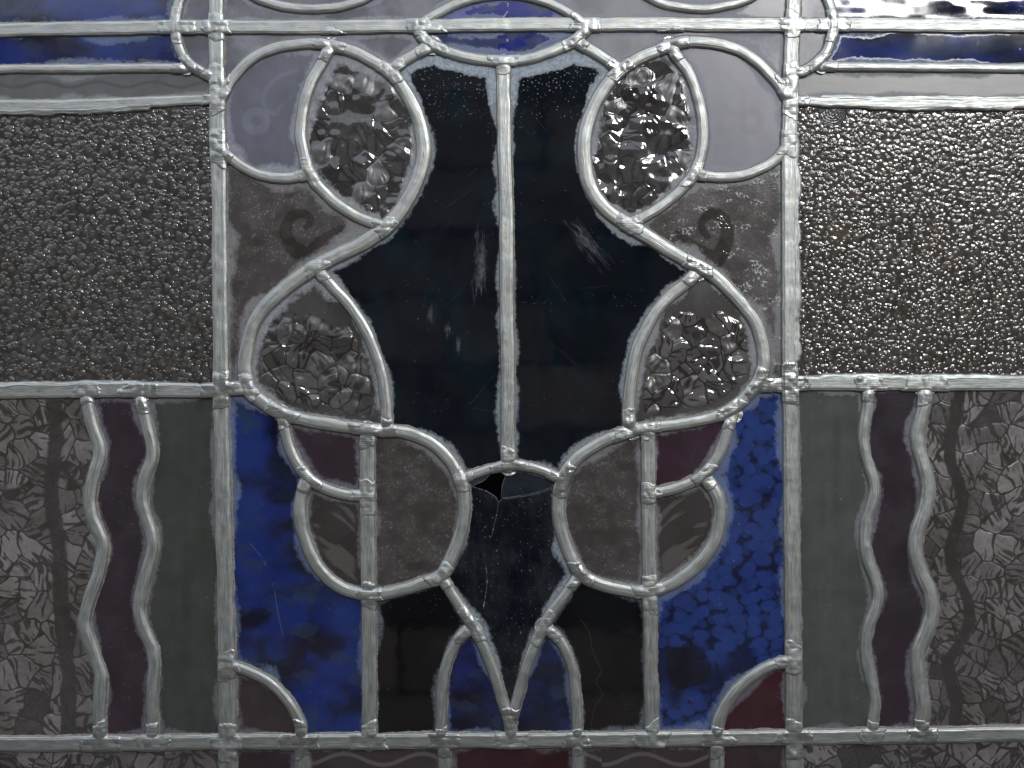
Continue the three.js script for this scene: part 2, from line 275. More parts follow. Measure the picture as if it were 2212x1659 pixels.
pane(1500, 790, 'drop shaped crackled pane, lower right', { ...lens, tex: 4, body: [0.1, 0.092, 0.086] });
pane(503, 880, 'cobalt blue pane beside the left upright', { ...cobalt, tex: 6 });
pane(1650, 1100, 'mottled bright blue pane beside the right upright', { ...cobalt, tex: 10 });
pane(500, 700, 'brown sliver', brown);
// flower
pane(720, 970, 'plum purple petal, left', plum);
pane(1480, 970, 'plum purple petal, right', { ...plum, body: [0.042, 0.022, 0.035] });
pane(900, 1100, 'smoky brown half disc left of the stem', { ...brown, haze: 0.04, rim: 10, tex: 5 });
pane(1300, 1100, 'smoky brown half disc right of the stem', { ...brown, haze: 0.04, rim: 10, tex: 5 });
pane(725, 1150, 'brown pane with slanting streaks, left', { ...brown, tex: 19, haze: 0.03, rim: 9 });
pane(1470, 1150, 'brown pane with slanting streaks, right', { ...brown, tex: 20, haze: 0.03, rim: 9 });
// middle
pane(1104, 1200, 'dark navy wedge shaped pane, cracked at the top', { ...navy, tex: 21, rim: 10, haze: 0.02 });
pane(1030, 1036, 'small pale blue broken piece at the left of the crack', { ...navy, body: [0.03, 0.045, 0.052], haze: 0.06, rim: 2 });
pane(1140, 1045, 'blue grey broken piece at the right of the crack', { ...navy, body: [0.01, 0.017, 0.032], haze: 0.04, rim: 6 });
pane(880, 1440, 'black blue pane left of the left arch', { ...navy, tex: 0, rim: 9, rimA: 0.3, body: [0.003, 0.004, 0.007] });
pane(1320, 1440, 'black blue pane right of the right arch', { ...navy, tex: 22, rim: 9, rimA: 0.3, body: [0.003, 0.004, 0.007] });
pane(1010, 1500, 'small blue arched pane, left', { ...cobalt, body: [0.005, 0.008, 0.07], haze: 0.06, rim: 8 });
pane(1185, 1500, 'small blue arched pane, right', { ...cobalt, body: [0.005, 0.008, 0.06], haze: 0.06, rim: 8 });
pane(560, 1540, 'brown quarter round pane in the bottom left corner', { ...plum, body: [0.042, 0.033, 0.032] });
pane(1650, 1540, 'dark red quarter round pane in the bottom right corner', { ...plum, tint: [0.2, 0.02, 0.05], body: [0.05, 0.013, 0.02], haze: 0.02 });
// lower sides
pane(90, 1200, 'crackled grey brown pane at the lower left', { ...crackle, tex: 23 });
pane(260, 1200, 'wavy plum brown strip, left', plum);
pane(400, 1200, 'green grey strip beside the left upright', moss);
pane(1800, 1200, 'green grey strip beside the right upright', { ...moss, body: [0.075, 0.085, 0.076] });
pane(1935, 1200, 'wavy plum strip, right', plum);
pane(2150, 1200, 'crackled grey pane with a dark wavy band, lower right', { ...crackle, tex: 24 });
// bottom row
pane(200, 1650, 'crackled pane under the bottom bar, left', { ...crackle, tex: 23 });
pane(570, 1650, 'dark brown pane under the bottom bar, left', { ...plum, body: [0.04, 0.033, 0.034] });
pane(800, 1650, 'brown pane with a pale wavy line under the bottom bar, left', { ...plum, body: [0.055, 0.04, 0.042], tex: 25 });
pane(1100, 1650, 'dark red pane under the bottom bar', { ...plum, tint: [0.2, 0.03, 0.04], body: [0.045, 0.014, 0.018] });
pane(1400, 1650, 'brown pane with a pale wavy line under the bottom bar, right', { ...plum, body: [0.055, 0.04, 0.042], tex: 25 });
pane(1630, 1650, 'dark brown pane under the bottom bar, right', { ...plum, body: [0.045, 0.032, 0.03] });
pane(2000, 1650, 'crackled pane under the bottom bar, right', { ...crackle, tex: 24 });
for (const s of styles) { const n = paneAt(s.x, s.y); if (n > 0 && !panes[n].style) panes[n].style = s; }
{ // the chip that has fallen out of the broken pane leaves a hole
  const n = paneAt(1075, 1045); if (n > 0) panes[n].hole = true;
}
for (const p of panes) if (p && !p.style && !p.out && !p.hole && p.area > 60) { p.style = { ...D, ...smoke, label: '' }; console.log('pane without a style', p.n, p.x.toFixed(0), p.y.toFixed(0), p.area); }

// painted and etched lines
function distTo(pts, x, y) { let m = 1e9, tt = 0; for (let n = 0; n < pts.length - 1; n++) { const [x0, y0] = pts[n], [x1, y1] = pts[n + 1], dx = x1 - x0, dy = y1 - y0, t = clamp(((x - x0) * dx + (y - y0) * dy) / (dx * dx + dy * dy)), d = Math.hypot(x - x0 - t * dx, y - y0 - t * dy); if (d < m) { m = d; tt = (n + t) / (pts.length - 1); } } DT.t = tt; return m; }
const DT = { t: 0 };
const smoothPts = (pts, n = 40) => new THREE.CatmullRomCurve3(pts.map((p) => new THREE.Vector3(p[0], p[1], 0)), false, 'centripetal').getPoints(n).map((v) => [v.x, v.y]);
const bandR = smoothPts([[2075, 840], [2066, 898], [2055, 952], [2058, 1007], [2074, 1048], [2082, 1090], [2071, 1130], [2058, 1172], [2055, 1213], [2062, 1235], [2082, 1272], [2096, 1314], [2091, 1355], [2069, 1401], [2050, 1437], [2055, 1478], [2069, 1511], [2066, 1555], [2062, 1600]], 60);
const bandL = smoothPts([[112, 850], [118, 950], [108, 1050], [116, 1120], [128, 1200], [130, 1300], [138, 1400], [146, 1480], [142, 1600]], 30);
const curlL = smoothPts([[660, 490], [671, 474], [655, 460], [633, 464], [618, 485], [618, 510], [632, 535], [664, 554]], 30);
const leafL = smoothPts([[664, 554], [690, 520], [738, 490]], 12);
const curlR = smoothPts([[1531, 512], [1517, 493], [1522, 471], [1541, 460], [1564, 473], [1572, 501], [1566, 534], [1547, 564]], 30);
const leafR = smoothPts([[1547, 562], [1502, 532], [1462, 502]], 12);
const swirlL = smoothPts([[640, 150], [600, 165], [572, 195], [568, 225], [590, 245], [610, 225]], 24);
const outline22 = smoothPts([[1255, 1340], [1275, 1370], [1278, 1400], [1290, 1430], [1300, 1450], [1288, 1475], [1302, 1500], [1285, 1530], [1275, 1590]], 24);
const hair1 = smoothPts([[540, 1175], [570, 1215], [590, 1270], [600, 1330], [612, 1380], [628, 1430]], 20);
const crackV = smoothPts([[1078, 1078], [1073, 1110], [1066, 1140], [1062, 1160]], 12);
const crackV2 = smoothPts([[1050, 1225], [1052, 1260], [1044, 1316]], 12);
const scratches = []; { const r = rng(5); for (let n = 0; n < 26; n++) scratches.push([960 + r() * 380, 180 + r() * 760, r() * Math.PI, 8 + r() * 40]); }

const colT = new Uint8Array(NT * 4), roT = new Uint8Array(NT * 4), trT = new Uint8Array(NT * 4), bump = new Float32Array(NT);
const toS = (c) => { c = clamp(c); return 255 * (c <= 0.0031308 ? c * 12.92 : 1.055 * Math.pow(c, 1 / 2.4) - 0.055); };
const di24 = (d) => (d * 7.31) % 1;
// flakes of crackled glass: cells, each combed in its own direction
function flakes(x, y, cell, s, comb) {
  const wx = x + (fbm(x / 40, y / 40, 2, s) - 0.5) * 22, wy = y + (fbm(x / 40, y / 40, 2, s + 9) - 0.5) * 22;
  const w = worley(wx / cell, wy / cell, s), e = (w.f2 - w.f1) * cell, di = w.id, a = di * Math.PI * 1.7 + 0.4;
  const qx = wx - w.cx * cell, qy = wy - w.cy * cell, lx = qx * Math.cos(a) + qy * Math.sin(a), ly0 = -qx * Math.sin(a) + qy * Math.cos(a), ly = ly0 * (1 + lx * 0.008);
  const st = 0.72 * vnoise(lx / 34 + di * 31, ly / comb + di * 57, s + 4) + 0.28 * vnoise(lx / 9, ly / comb + 9, s + 5);
  return { e, st, di, lx, ly };
}
for (let j = 0; j < TH; j++) for (let i = 0; i < TW; i++) {
  const k = j * TW + i; let n = id[k];
  if (n <= 0) { // under the lead: take the nearest pane so that no seam shows
    n = 0; for (let r = 1; r < 8 && !n; r++) for (const o of [r, -r, r * TW, -r * TW]) { const v = id[k + o]; if (v > 0 && panes[v].style) { n = v; break; } }
  }
  const p = n > 0 ? panes[n] : null; if (!p || !p.style) { colT[k * 4 + 3] = roT[k * 4 + 3] = trT[k * 4 + 3] = 255; continue; }
  const s = p.style, x = (i + 0.5) / K + PX0, y = PY0 + PH - (j + 0.5) * PH / TH, seed = n % 13;
  let r = s.body[0] * 0.8, g = s.body[1] * 0.8, b = s.body[2] * 0.8, op = s.opal, ro = s.rough, h = 0, haze = s.haze;
  const big = fbm(x / 130, y / 130, 4, seed), med = fbm(x / 34, y / 34, 4, seed + 1), fine = fbm(x / 5, y / 5, 2, seed + 2), grain = hash2((x * 1.3) | 0, (y * 1.3) | 0, 3);
  h += (big - 0.5) * (s.flat || 0.10) + (s.wavy || 0) * (fbm(x / 62, y / 34, 2, 63) - 0.5);               // slightly uneven sheet, millimetres
  const m0 = 0.8 + 0.4 * med; r *= m0; g *= m0; b *= m0;
  let dust = 0;                           // opacity of pale matter lying on the glass
  switch (s.tex) {
    case 1: { // pebbled
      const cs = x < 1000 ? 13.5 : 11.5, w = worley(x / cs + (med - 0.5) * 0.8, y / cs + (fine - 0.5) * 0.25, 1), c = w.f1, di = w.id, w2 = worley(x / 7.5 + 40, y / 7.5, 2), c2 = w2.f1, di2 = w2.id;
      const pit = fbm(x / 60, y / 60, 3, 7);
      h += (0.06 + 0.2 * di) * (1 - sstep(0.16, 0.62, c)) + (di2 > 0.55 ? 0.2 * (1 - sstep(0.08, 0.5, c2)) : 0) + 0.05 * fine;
      const v = 0.3 + (0.5 + 1.1 * di) * sstep(0.62, 0.25, c) * (0.6 + 0.4 * sstep(0.5, 0.2, c2)) + 0.35 * (fine - 0.4); r *= v; g *= v; b *= v;  // pale domes and dark gaps: reflected arcs painted into the glass colour
      if (pit > 0.62) { const t = sstep(0.62, 0.75, pit) * 0.5; r = mix(r, 0.13, t * 0.3); g = mix(g, 0.135, t * 0.3); b = mix(b, 0.15, t * 0.3); }
      if (x > 1700) { const rust = sstep(0.6, 0.78, fbm(x / 22, y / 22, 3, 11)) * sstep(0.45, 0.7, fbm(x / 160, y / 160, 2, 12)); r = mix(r, 0.22, rust * 0.4); g = mix(g, 0.13, rust * 0.4); b = mix(b, 0.07, rust * 0.4); }
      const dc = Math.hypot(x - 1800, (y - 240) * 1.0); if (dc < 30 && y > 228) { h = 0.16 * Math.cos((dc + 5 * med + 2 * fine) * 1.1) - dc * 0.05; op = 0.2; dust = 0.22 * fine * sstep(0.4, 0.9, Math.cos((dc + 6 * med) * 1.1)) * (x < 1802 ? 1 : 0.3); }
      break; }
    case 2: case 23: case 24: { // crackled
      const f = flakes(x, y, s.tex === 23 ? 50 : 46, 3, 4.2);
      const lineD = sstep(1, 4.5, f.e), stripe = sstep(0.29, 0.46, f.st + (f.di - 0.5) * 0.1), clear = f.di > 0.93 ? 0.4 : 1;
      let v = lineD * (0.22 + 0.85 * stripe) * clear * (0.8 + 0.4 * fine) * (0.55 + 0.45 * di24(f.di)) * (0.7 + 0.5 * fbm(x / 90, y / 90, 2, 21));
      const inn = sstep(1, 10, f.e); h += inn * (0.010 * f.lx * (f.di - 0.5) + 0.006 * f.ly * (0.5 - Math.abs(f.di - 0.5)) + 0.05 * f.st) + 0.35 * (fbm(x / 30, y / 30, 2, 22) - 0.5);
      const bd = s.tex === 24 ? (y < 1590 ? distTo(bandR, x, y) - 13 : 99) : s.tex === 23 ? (y < 1590 ? distTo(bandL, x, y) - 17 : 99) : 99;
      const band = sstep(3, -4, bd + (med - 0.5) * 10) * (s.tex === 24 ? 1 : 0.8);
      v = mix(v, 0.04, band);
      r *= 0.17 + v * 1.3; g *= 0.155 + v * 1.3; b *= 0.145 + v * 1.3; op = mix(0.35, 0.75, clamp(v)); ro = mix(0.12, 0.38, clamp(v)); h *= 1 - band * 0.6;
      if (s.tex === 24) { const rust = 0.6 * sstep(0.72, 0.82, fbm(x / 13, y / 13, 3, 31)) * sstep(0.52, 0.64, fbm(x / 120, y / 120, 2, 33)); r = mix(r, 0.26, rust * 0.5); g = mix(g, 0.13, rust * 0.5); b = mix(b, 0.06, rust * 0.5); }
      break; }
    case 3: { // rippled leaf panes
      const f = flakes(x, y, 42, 5, 5), f2 = fbm(x / 26, y / 26, 3, 15);
      const slopeX = (f.di - 0.5), slopeY = hash2((f.di * 997) | 0, 7) - 0.5;
      const inn = sstep(1, 12, f.e); h += 1.5 * (fbm(x / 30, y / 30, 2, 15) - 0.5) + (f.lx * slopeX + f.ly * slopeY) * 0.012 * inn + 0.3 * f.st * inn * sstep(0.3, 0.6, f.di);
      const v = (0.3 + 1.0 * sstep(0.3, 0.5, f.st) * di24(f.di) + 0.3 * sstep(0.55, 0.7, f2)) * (0.45 + 0.55 * sstep(0.5, 5, f.e)); r *= v; g *= v; b *= v;
      if (f.di > 0.8) { r += 0.07 * f.st; g += 0.073 * f.st; b += 0.08 * f.st; ro = 0.3; }
      break; }
    case 4: { // drop panes: crackled in the lower part, plain toward the tip
      const f = flakes(x, y, 38, 6, 4.2), on = sstep(-6, 6, y - 690 - (med - 0.5) * 60 + 0) * sstep(10, 24, edge[k] + (med - 0.5) * 12), lineD = sstep(1, 4, f.e), stripe = sstep(0.28, 0.42, f.st) * (0.45 + 0.75 * di24(f.di));
      const v = mix(0.75, 0.15 + lineD * (0.15 + 1.35 * stripe), on);
      const inn = sstep(1, 11, f.e); h += on * (0.012 * inn * (f.lx * (f.di - 0.5) + f.ly * (hash2((f.di * 997) | 0, 5) - 0.5)) + 0.25 * f.st * inn) + 1.7 * (fbm(x / 28, y / 28, 2, 17) - 0.5) * on;
      r *= v; g *= v; b *= v; ro = mix(0.2, f.di > 0.7 ? 0.3 : 0.05, on); op = mix(0.6, 0.55, on);
      break; }
    case 5: case 15: case 16: { // sandy brown
      const sp = fbm(x / 3, y / 3, 2, 23), pat = fbm(x / 24, y / 18, 3, 24);
      const v = 0.72 + 0.7 * sp * sstep(0.25, 0.65, pat) + 0.1 * pat; r *= v; g *= v; b *= v; h += 0.03 * sp;
      if (sp > 0.7 && pat > 0.5) dust = 0.05;
      if (s.tex === 16) { const gl = sstep(0.6, 0.72, fbm(x / 40, y / 14, 3, 26)) * sstep(0.55, 0.7, sp); dust = Math.max(dust, 0.5 * gl); h += gl * 0.08; }
      if (s.tex >= 15) {
        const L1 = s.tex === 15 ? curlL : curlR, L2 = s.tex === 15 ? leafL : leafR;
        const d1 = distTo(L1, x, y), w1 = 6 + 12 * DT.t, d2 = distTo(L2, x, y), w2 = 15 - 9 * DT.t;
        const t = Math.max(sstep(2, -2, d1 - w1 + (fine - 0.5) * 5), sstep(2, -2, d2 - w2 + (fine - 0.5) * 5)); r *= 1 - 0.4 * t; g *= 1 - 0.35 * t; b *= 1 - 0.38 * t; dust *= 1 - t; haze *= 1 - t; op = mix(op, 0.85, t); ro = mix(ro, 0.12, t);
      }
      break; }
    case 6: { // streaky cobalt
      const q = fbm(x / 80 + 0.6 * big, y / 58, 3, 27), bl = sstep(0.3, 0.7, q); r *= 0.6 + 0.9 * bl; g *= 0.35 + 1.4 * bl; b *= 0.22 + 1.3 * bl;
      const gr = sstep(0.58, 0.72, fbm(x / 60, y / 34, 3, 28)); r = mix(r, 0.018, gr * 0.5); g = mix(g, 0.035, gr * 0.5); b = mix(b, 0.065, gr * 0.5);
      if (y > 840 && y < 1600) { const d = distTo(hair1, x, y); if (d < 0.9 && med > 0.4) dust = 0.07; }
      break; }
    case 10: { // bright blue with blobs
      const w = worley(x / 30 + (med - 0.5) * 0.6, y / 26, 8), w3 = worley(x / 22 + 9, y / 22 + 4, 9).f1, w1 = worley(x / 30 + (med - 0.5) * 0.6, y / 26, 8).f1;
      let t = Math.max(sstep(0.62, 0.42, w1 + (fine - 0.5) * 0.12), 0.6 * sstep(0.5, 0.32, w3)) * (0.55 + 0.6 * med) * sstep(0.3, 0.5, fbm(x / 100, y / 160, 3, 29) + (y < 1400 ? 0.12 : -0.12));
      r = mix(r * 0.55, 0.014, t); g = mix(g * 0.55, 0.038, t); b = mix(b * 0.45, 0.17, t);
      const hole = Math.hypot((x - 1487) / 52, (y - 1443) / 50); { const q = 0.75 * sstep(1.1, 0.85, hole + (med - 0.5) * 0.5); r *= 1 - q; g *= 1 - q; b *= 1 - q; }
      break; }
    case 7: { const q = fbm(x / 40, y / 24, 3, 41); const v = 0.85 + 0.4 * (q - 0.5) * 2; r *= v; g *= v; b *= v * 1.02; if (q > 0.62) { r *= 0.88; g *= 0.86; b *= 1.0; } break; }
    case 8: { const q = fbm(x / 50, y / 90, 3, 43); r *= 0.8 + 0.5 * q; g *= 0.9; b *= 0.85 + 0.3 * q; break; }
    case 9: case 11: {
      const q = fbm(x / 16, y / 120, 3, 45); const v = 0.85 + 0.35 * q; r *= v; g *= v; b *= v; h += 0.03 * q;
      if (s.tex === 11) { const yy = (x < 1000 ? 181 + 6 * Math.sin(x / 19) : 181 + 5 * Math.sin(x / 24)); const t = sstep(4.5, 2.5, Math.abs(y - yy)) * (x < 1000 ? 0.45 : 0.2) * (0.6 + 0.6 * med); r *= 1 - t; g *= 1 - t; b *= 1 - t; }
      break; }
    case 12: { const q = fbm(x / 34, y / 18, 3, 47), t = sstep(0.42, 0.6, q); r = mix(r, 0.03, 1 - t); g = mix(g, 0.045, 1 - t); b = mix(b * 1.1, 0.11, 1 - t);
      const cx0 = y < 55 ? 1092 : 1099; const t2 = Math.abs(x - cx0 - (vnoise(y / 5, 3, 2) - 0.5) * 12); if (t2 < 1.6 && fine > 0.45 && ((y > 4 && y < 46) || (y > 74 && y < 90))) dust = 0.4; break; }
    case 13: case 14: { // crescents with painted rings
      const mx = s.tex === 13 ? x : 2176 - x, amt = s.tex === 13 ? 1 : -0.7;
      const d = Math.hypot(mx - 552, y - 260), ring = sstep(3, -2, Math.abs(d - 21) - 9), sw = sstep(4, -3, distTo(swirlL, mx, y) - 4);
      const t = Math.max(ring, sw * 0.8) * (0.7 + 0.6 * (fine - 0.2)) * amt; r *= 1 + 0.42 * t; g *= 1 + 0.42 * t; b *= 1 + 0.45 * t;
      const q = fbm(x / 18, y / 70, 3, 49); r *= 0.85 + 0.3 * q; g *= 0.85 + 0.3 * q; b *= 0.85 + 0.3 * q;
      break; }
    case 17: case 18: { // navy panes: old scratches, whitewash specks
      const spk = vnoise(x / 2.1, y / 2.1, 51), den = sstep(330, 130, y + (med - 0.5) * 160);
      if (spk > 1.0 - 0.14 * den && hash2(x | 0, y | 0, 1) > 0.35) dust = 0.15 + 0.4 * grain * (0.4 + 0.6 * den);
      { const sm = fbm(x / 70, y / 110, 4, 53); g += 0.006 * sstep(0.5, 0.75, sm); b += 0.008 * sstep(0.5, 0.75, sm); }
      if (s.tex === 17) {
        for (const [cx, cy, rx, ry] of [[1038, 570, 24, 118], [931, 682, 16, 42], [966, 712, 12, 28], [990, 744, 8, 34]]) { const q = Math.hypot((x - cx) / rx, (y - cy) / ry); if (q < 1.2) { const f = 0.6 * fbm(x / 2.0, y / 17, 4, 55) + 0.4 * fbm(x / 9, y / 34, 3, 56); dust = Math.max(dust, sstep(0.4, 0.78, f + (0.5 - q) * 0.5) * 0.12 * (0.25 + 1.0 * fine)); } }
      } else {
        const u = ((x - 1268) * 0.66 + (y - 524) * 0.75), v = (-(x - 1268) * 0.75 + (y - 524) * 0.66), q = Math.hypot(u / 88, v / 36);
        if (q < 1.2) { const f = 0.6 * fbm(u / 17, v / 2.0, 4, 57) + 0.4 * fbm(u / 34, v / 9, 3, 56); dust = Math.max(dust, sstep(0.4, 0.78, f + (0.5 - q) * 0.5) * 0.12 * (0.25 + 1.0 * fine)); }
        const t = sstep(0.5, 0.68, fbm(x / 40, y / 70, 3, 58)) * 0.5; g = mix(g, 0.01, t); b = mix(b, 0.014, t);
      }
      for (const [sx, sy, a, l] of scratches) { const du = (x - sx) * Math.cos(a) + (y - sy) * Math.sin(a), dv = -(x - sx) * Math.sin(a) + (y - sy) * Math.cos(a); if (Math.abs(du) < l && Math.abs(dv) < 0.7) dust = Math.max(dust, 0.04 * grain); }
      break; }
    case 19: case 20: { const mx = s.tex === 19 ? x - 725 : 1465 - x, u = (y - 1150) - mx * 0.75 - mx * mx * 0.004, q = fbm(u / 13, mx / 60 + u / 60, 3, 59); const t = sstep(0.46, 0.58, q) * sstep(6, 18, edge[k]); r = mix(r * 0.6, 0.10, t * 0.85); g = mix(g * 0.6, 0.092, t * 0.85); b = mix(b * 0.6, 0.084, t * 0.85); break; }
    case 21: { const d = Math.min(distTo(crackV, x, y), distTo(crackV2, x, y)); if (d < 1.0) dust = 0.06 + 0.3 * sstep(0.5, 0.8, fine); const spk = vnoise(x / 2.3, y / 2.3, 61); if (spk > 0.93) dust = Math.max(dust, 0.3 * grain); dust = Math.max(dust, 0.006 * sstep(0.45, 0.8, fbm(x / 9, y / 30, 4, 62))); if (crackD[k] < 2.6) dust = Math.max(dust, 0.25 * sstep(2.2, 1.2, crackD[k]) * (0.3 + fine)); break; }
    case 22: { const d = distTo(outline22, x, y); if (d < 1.2) dust = 0.02; break; }
    case 25: { const yy = 1642 - 12 * Math.sin((x - 700) / 27 + (x > 1300 ? 1.2 : 0)), t = sstep(5.5, 3.5, Math.abs(y - yy)); r = mix(r, 0.12, t * 0.8); g = mix(g, 0.118, t * 0.8); b = mix(b, 0.1, t * 0.8); break; }
  }
  if (crackD[k] < 2.4 && s.tex !== 21) dust = Math.max(dust, 0.3 * sstep(2.2, 1.2, crackD[k]) * (0.3 + fine));
  // putty smeared along the lead: a crumbly outline with grain of its own
  const jag = (fbm(x / 7, y / 7, 4, 71) - 0.5) * s.rim * 1.0 + (fbm(x / 75, y / 75, 2, 72) - 0.55) * s.rim * 3.2 + (s.whiting || 0) * sstep(230, 120, y) * 20;
  const ed = edge[k], dens = clamp((s.rim + jag - ed) / (s.rim * 0.9));
  const rimA = s.rimA * dens * (0.3 + 0.9 * fbm(x / 3.2, y / 3.2, 2, 73)) * (s.whiting && y > 190 + 60 * med ? 0.55 : 1);
  // blotchy film of dirt and single specks of dust
  const film = haze * 0.9 * sstep(0.3, 0.7, fbm(x / 75, y / 75, 4, 74)) * (0.6 + 0.8 * fine);
  if (vnoise(x / 2.4, y / 2.4, 75) > 0.984) dust = Math.max(dust, 0.4 * grain);
  const cover = clamp(Math.max(rimA, dust) + film * (1 - Math.max(rimA, dust)), 0, 0.92);
  const pal = dust > rimA ? [0.5, 0.52, 0.55] : s.film;
  const tint = s.tint, mOp = op, tot = 1 - (1 - mOp) * (1 - cover);   // milky share plus film
  const wB = mOp * (1 - cover), wF = cover, sum = wB + wF + 1e-5;
  r = (r * wB + pal[0] * wF) / sum; g = (g * wB + pal[1] * wF) / sum; b = (b * wB + pal[2] * wF) / sum;
  ro = mix(ro, 0.8, clamp(cover * 2));
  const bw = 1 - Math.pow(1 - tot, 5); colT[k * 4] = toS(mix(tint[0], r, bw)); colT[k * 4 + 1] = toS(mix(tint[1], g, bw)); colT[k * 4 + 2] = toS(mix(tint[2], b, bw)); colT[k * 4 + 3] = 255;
  roT[k * 4] = roT[k * 4 + 1] = roT[k * 4 + 2] = ro * 255; roT[k * 4 + 3] = 255;
  trT[k * 4] = trT[k * 4 + 1] = trT[k * 4 + 2] = (1 - tot) * 255; trT[k * 4 + 3] = 255;
  bump[k] = h + cover * 0.006 * fine;
}
const tex = (d, srgb, fmt = THREE.RGBAFormat, type = THREE.UnsignedByteType) => { const t = new THREE.DataTexture(d, TW, TH, fmt, type); if (srgb) t.colorSpace = THREE.SRGBColorSpace; t.magFilter = THREE.LinearFilter; t.minFilter = THREE.LinearFilter; t.needsUpdate = true; return t; };
const glassMat = new THREE.MeshPhysicalMaterial({ name: 'stained_glass', map: tex(colT, true), roughness: 1, roughnessMap: tex(roT, false), transmission: 1, transmissionMap: tex(trT, false), thickness: 0, ior: 1.62, bumpMap: tex(bump, false, THREE.RedFormat, THREE.FloatType), bumpScale: 0.001 });

// ---------------------------------------------------------------- lead: grey patina, drawn lines, scratches
function leadTex(n, f, srgb) { const d = new Uint8Array(n * n * 4); for (let j = 0; j < n; j++) for (let i = 0; i < n; i++) { const c = f(i, j), k = (j * n + i) * 4; d[k] = clamp(c[0]) * 255; d[k + 1] = clamp(c[1]) * 255; d[k + 2] = clamp(c[2]) * 255; d[k + 3] = 255; } const t = new THREE.DataTexture(d, n, n); if (srgb) t.colorSpace = THREE.SRGBColorSpace; t.magFilter = THREE.LinearFilter; t.wrapS = t.wrapT = THREE.RepeatWrapping; t.needsUpdate = true; return t; }
// u runs along the lead (one turn = 64 mm), v across it (one turn = 16 mm)
const leadCol = leadTex(512, (i, j) => {
  const a = fbm(i / 64, j / 20, 4, 81), sp = vnoise(i / 2.2, j / 2.2, 82), dr = fbm(i / 90, j / 3, 3, 83), st = fbm(i / 40, j / 40, 4, 84);
  let v = 0.585 + 0.16 * (a - 0.5) + 0.04 * (dr - 0.5); const warm = sstep(0.5, 0.72, st);
  if (sp > 0.95) v += 0.16 * hash2(i, j, 2);
  return [v * (0.965 + 0.035 * warm), v * 0.99, v * (0.975 - 0.03 * warm)];
}, true);
const leadBump = leadTex(512, (i, j) => {
  let v = 0.5 + 0.5 * (fbm(i / 200, j / 9, 2, 86) - 0.5) + 0.35 * (fbm(i / 20, j / 26, 4, 87) - 0.5);
  if (vnoise(i / 3, j / 3, 88) > 0.93) v -= 0.2;
  return [v, v, v];
}, false);
const leadRough = leadTex(256, (i, j) => { const v = 0.41 + 0.34 * (fbm(i / 22, j / 10, 4, 89) - 0.4); return [v, v, v]; }, false);
const leadMat = new THREE.MeshStandardMaterial({ name: 'lead', map: leadCol, metalness: 0.8, roughness: 1, roughnessMap: leadRough, bumpMap: leadBump, bumpScale: 0.00009 });
const solders = [0.72, 0.86, 1.05].map((rough) => new THREE.MeshStandardMaterial({ name: 'solder', map: leadCol, metalness: 0.82, roughness: rough, roughnessMap: leadRough, bumpMap: leadBump, bumpScale: 0.00008 }));
const puttyTex = leadTex(256, (i, j) => { const a = fbm(i / 5, j / 5, 3, 91), w = vnoise(i / 1.7, j / 1.7, 92) > 0.9 ? 0.25 : 0; return [0.44 + 0.3 * (a - 0.5) + w, 0.42 + 0.3 * (a - 0.5) + w, 0.38 + 0.28 * (a - 0.5) + w]; }, true);
const puttyMat = new THREE.MeshStandardMaterial({ name: 'putty', map: puttyTex, roughness: 0.95, bumpMap: puttyTex, bumpScale: 0.0003 });

const panel = new THREE.Group(); panel.name = 'stained_glass_panel';
panel.userData = { label: 'leaded stained glass panel with blue flower design in grey lead', category: 'glass panel' };
scene.add(panel);

function grid(nu, nv, f) {               // nu x nv points, f(i, j) -> [x, y, z, u, v] in drawing units
  const pos = new Float32Array(nu * nv * 3), uv = new Float32Array(nu * nv * 2), idx = [];
  for (let i = 0; i < nu; i++) for (let j = 0; j < nv; j++) { const [x, y, z, u, v] = f(i, j), k = i * nv + j; pos[k * 3] = (x - CX) * S; pos[k * 3 + 1] = Y0 + (CY - y) * S; pos[k * 3 + 2] = z * S; uv[k * 2] = u; uv[k * 2 + 1] = v; }
  for (let i = 0; i < nu - 1; i++) for (let j = 0; j < nv - 1; j++) { const a = i * nv + j, b = a + nv; idx.push(a, b, a + 1, b, b + 1, a + 1); }
  const g = new THREE.BufferGeometry(); g.setAttribute('position', new THREE.BufferAttribute(pos, 3)); g.setAttribute('uv', new THREE.BufferAttribute(uv, 2)); g.setIndex(idx); g.computeVertexNormals(); return g;
}
const US = [-0.84, -1, -0.985, -0.95, -0.88, -0.82, -0.76, -0.7, -0.6, -0.45, -0.25, 0, 0.25, 0.45, 0.6, 0.7, 0.76, 0.82, 0.88, 0.95, 0.985, 1, 0.84];
